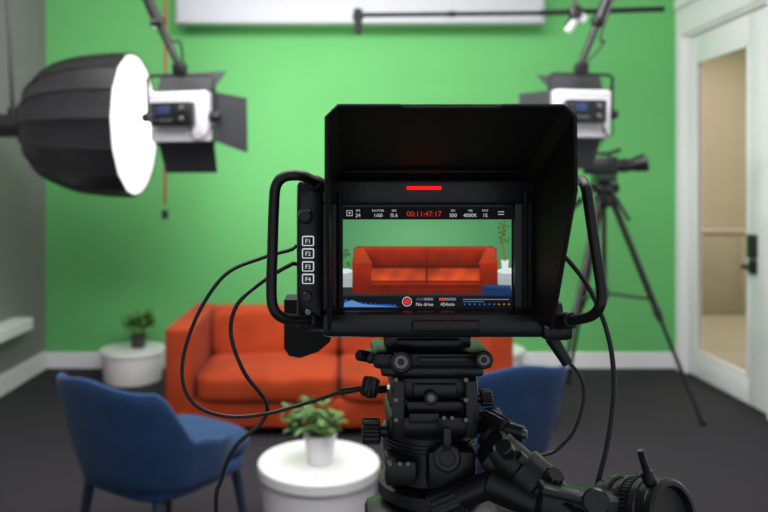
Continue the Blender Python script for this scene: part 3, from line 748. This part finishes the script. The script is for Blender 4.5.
for i in range(3):
    z = P(0, 438+i*4, T).z; b.lathe([(px(47.4, T), z-.0010), (px(48.4, T), z-.0005), (px(48.4, T), z+.0005), (px(47.4, T), z+.0010)], Matrix.Translation((fx, T+.02, 0)), 48, m=1)
fr_box(b, 384, 452, 414, 476, .665, .70, .003, ref=.69, m=0)
fr_box(b, 424, 440, 472, 480, .660, .70, .006, ref=.69, m=0)
b.cyl(P(447, 458, .662), P(447, 458, .650), px(14), m=1).cyl(P(447, 458, .651), P(447, 458, .647), px(8), m=0)
b.box(P(447, 440, .652), (px(8), .006, px(26)), .002, m=1)
for x in (390, 400, 408): b.cyl(P(x, 464, .665), P(x, 464, .662), px(2.2), m=2)
b.obj('pan_base', ft_, [M_blk, M_gry, M_mid])
b = B()
zt = P(0, 482, T).z
b.lathe([(.02, zt-.10), (.045, zt-.07), (px(44, T), zt-.022), (px(52, T), zt-.016), (px(52, T), zt-.004), (px(42, T), zt)], Matrix.Translation((fx, T+.02, 0)), 40)
b.cyl((fx, T+.02, zt-.09), (fx, T+.02, zt-.17), .016).knurl((fx, T+.02, zt-.12), (fx, T+.02, zt-.17), .028, 10)
b.obj('bowl_mount', ft_, M_blk)
zc_ = zt-.045
for k in range(3):
    a = math.radians(90+120*k); dv = Vector((math.cos(a), math.sin(a), 0))
    p0 = Vector((fx, T+.02, zc_))+dv*.045; p1 = Vector((fx, T+.02, 0))+dv*.50
    sd2 = dv.cross(Vector((0, 0, 1)))*.022
    B().cyl(p0+sd2, p0.lerp(p1, .55)+sd2, .011).cyl(p0-sd2, p0.lerp(p1, .55)-sd2, .011).cyl(p0.lerp(p1, .45), p1+Vector((0, 0, .02)), .012).box(p0.lerp(p1, .53), (.06, .06, .05), .008).cyl(p1, p1+Vector((0, 0, .04)), .02).box(p0, (.05, .05, .05), .008).obj('leg', ft_, M_blk)
# pan arm assembly
b = B()
b.knurl(P(484, 420, .69), P(507, 432, .67), px(13, .68), 14).cyl(P(504, 430, .675), P(524, 434, .665), px(10), px(8), m=1)
b.cyl(P(522, 434, .665), P(527, 435, .663), px(5), m=2)
b.cyl(P(488, 432, .68), P(512, 462, .66), px(15), px(17))
b.box(P(505, 458, .655), (px(46), .034, px(40)), .008, rot=(0, math.radians(38), 0))
for x, y in ((496, 448), (514, 466)): b.cyl(P(x, y, .634), P(x, y, .630), px(3), m=2)
b.cyl(P(496, 448, .655), P(560, 503, .62), px(20), px(18)).cyl(P(520, 468, .642), P(540, 486, .632), px(23), bev=.002)
b.box(P(534, 468, .635), (px(44), .02, px(10)), .003, rot=(0, math.radians(40), 0), m=1)
b.cyl(P(508, 452, .632), P(503, 446, .624), px(8), m=1)
b.knurl(P(548, 484, .62), P(556, 474, .61), px(9), 10)
b.cyl(P(546, 492, .62), P(700, 640, .55), px(13), px(13))
b.obj('pan_handle', ft_, [M_blk, M_gry, M_mid])
b = B(); b.cyl(P(440, 505, .66), P(505, 478, .64), px(13)).knurl(P(432, 510, .66), P(462, 497, .655), px(16), 16, depth=.05).cyl(P(490, 482, .645), P(540, 506, .62), px(17), px(14))
b.box(P(582, 505, .62), (px(90), .035, px(30)), .008, rot=(0, math.radians(6), 0))
b.cyl(P(596, 502, .61), P(596, 502, .585), px(12), m=1)
b.box(P(560, 492, .60), (px(40), .02, px(9)), .003, rot=(0, math.radians(14), 0), m=1)
b.obj('brake_lever', ft_, [M_blk, M_gry])
# round lens-like grip with smooth barrel rings and upright pin
b = B(); gc = P(664, 517, .60)
ax = Vector((.50, -.76, .25)).normalized()
Rm = Matrix.Translation(gc) @ ax.to_track_quat('Z', 'Y').to_matrix().to_4x4()
b.cyl(gc-ax*.055, gc+ax*.004, px(33, .6), px(36, .6), seg=56, bev=.002)
for z, w_ in ((-.040, .004), (-.026, .0025), (-.010, .004)):
    r = px(36.5, .6); b.lathe([(r-.001, z-w_), (r+.0006, z-w_*.7), (r+.0006, z+w_*.7), (r-.001, z+w_)], Rm, 60, m=1)
b.knurl(gc-ax*.022, gc-ax*.014, px(38, .6), 56, m=0, depth=.025)
b.lathe([(px(36, .6), .002), (px(37, .6), .004), (px(37, .6), .009), (px(34, .6), .011), (px(30, .6), .011), (px(28, .6), .005), (px(14, .6), .003), (.0, .003)], Rm, 56, m=0)
b.cyl(P(652, 488, .60), P(640, 450, .595), px(4.2), px(3.0)).cyl(P(650, 483, .60), P(646, 471, .60), px(6))
b.cyl(gc-ax*.050, P(575, 508, .63), px(17)).cyl(gc, P(700, 640, .56), px(16))
b.obj('grip_control', ft_, [M_blk, M_gry])

# ---------------------------------------------------------------- cables
def cable(pts, r, label, ends=None):
    b = B(); b.tube(pts, r, 10)
    if ends:
        for p, q, rr in ends: b.cyl(p, q, rr, rr*.8)
    return top(b.obj('cable', None, M_rub), label, 'cable')
q = .67
cable([P(296, 246, .68), P(290, 250, q), P(262, 258, q), P(225, 275, .66), P(196, 318, .655), P(182, 368, .65), P(192, 402, .65), P(225, 416, .655), P(265, 414, .66), P(310, 402, .67), P(345, 391, .68), P(360, 389, .68)], px(1.9), 'thin black cable looping beside the camera', [(P(340, 392, .680), P(362, 388.5, .682), px(3.4))])
cable([P(296, 264, .68), P(290, 265, q), P(262, 282, q), P(237, 305, .66), P(231, 335, .66), P(244, 372, .66), P(266, 402, .67), P(262, 422, .67), P(236, 446, .66), P(221, 480, .66), P(216, 530, .66), P(225, 800, .68), P(330, 1300, .74)], px(2.1), 'thin black cable dropping from the camera to the floor')
cable([P(558, 252, .70), P(568, 260, .69), P(590, 290, .68), P(608, 335, .67), P(614, 385, .665), P(608, 440, .66), P(597, 485, .65), P(586, 530, .64), P(570, 700, .64)], px(2.5), 'black cable hanging down the side of the camera')
cable([P(556, 343, .67), P(565, 358, .665), P(580, 376, .66), P(584, 398, .66), P(574, 430, .66), P(556, 450, .66), P(540, 456, .65)], px(1.9), 'short black cable plugged below the camera', [(P(551, 337, .67), P(568, 364, .665), px(7))])

# ---------------------------------------------------------------- lights
def area(name, loc, rot, sx, sy, e, col=(1, 1, 1), shape='RECTANGLE'):
    l = bpy.data.lights.new(name, 'AREA'); l.shape = shape; l.size = sx
    if shape == 'RECTANGLE': l.size_y = sy
    l.energy = e; l.color = col
    o = bpy.data.objects.new(name, l); sc.collection.objects.link(o); o.location = loc; o.rotation_euler = rot; return o
area('added_wall_fill', (-.2, 3.3, 3.12), (math.radians(42), 0, 0), 3.2, .8, 98, (1, .98, .96))  # added lamp, no fixture of the room: lights the green wall evenly
area('ceiling_light_room', (.2, 2.2, 3.15), (math.radians(8), 0, 0), 2.4, 1.0, 38, (1, .98, .97))
area('added_rear_fill', (-.1, 1.15, 3.1), (math.radians(44), 0, 0), 2.8, .8, 92, (1, .98, .98))  # added fill lamp that brightens the camera-facing sides of the LED heads
area('corridor_light', (3.9, 6.6, 3.1), (0, 0, 0), 1.5, 2.5, 78, (1, .92, .80))
area('softbox_lamp', sc_+Vector((.03, 0, 0)), (0, math.radians(-90), 0), .56, .56, 22, (1, .99, .97), 'DISK')
wd = bpy.data.worlds.new('world'); sc.world = wd; wd.use_nodes = True
wd.node_tree.nodes['Background'].inputs[0].default_value = (.88, .92, 1, 1); wd.node_tree.nodes['Background'].inputs[1].default_value = .5
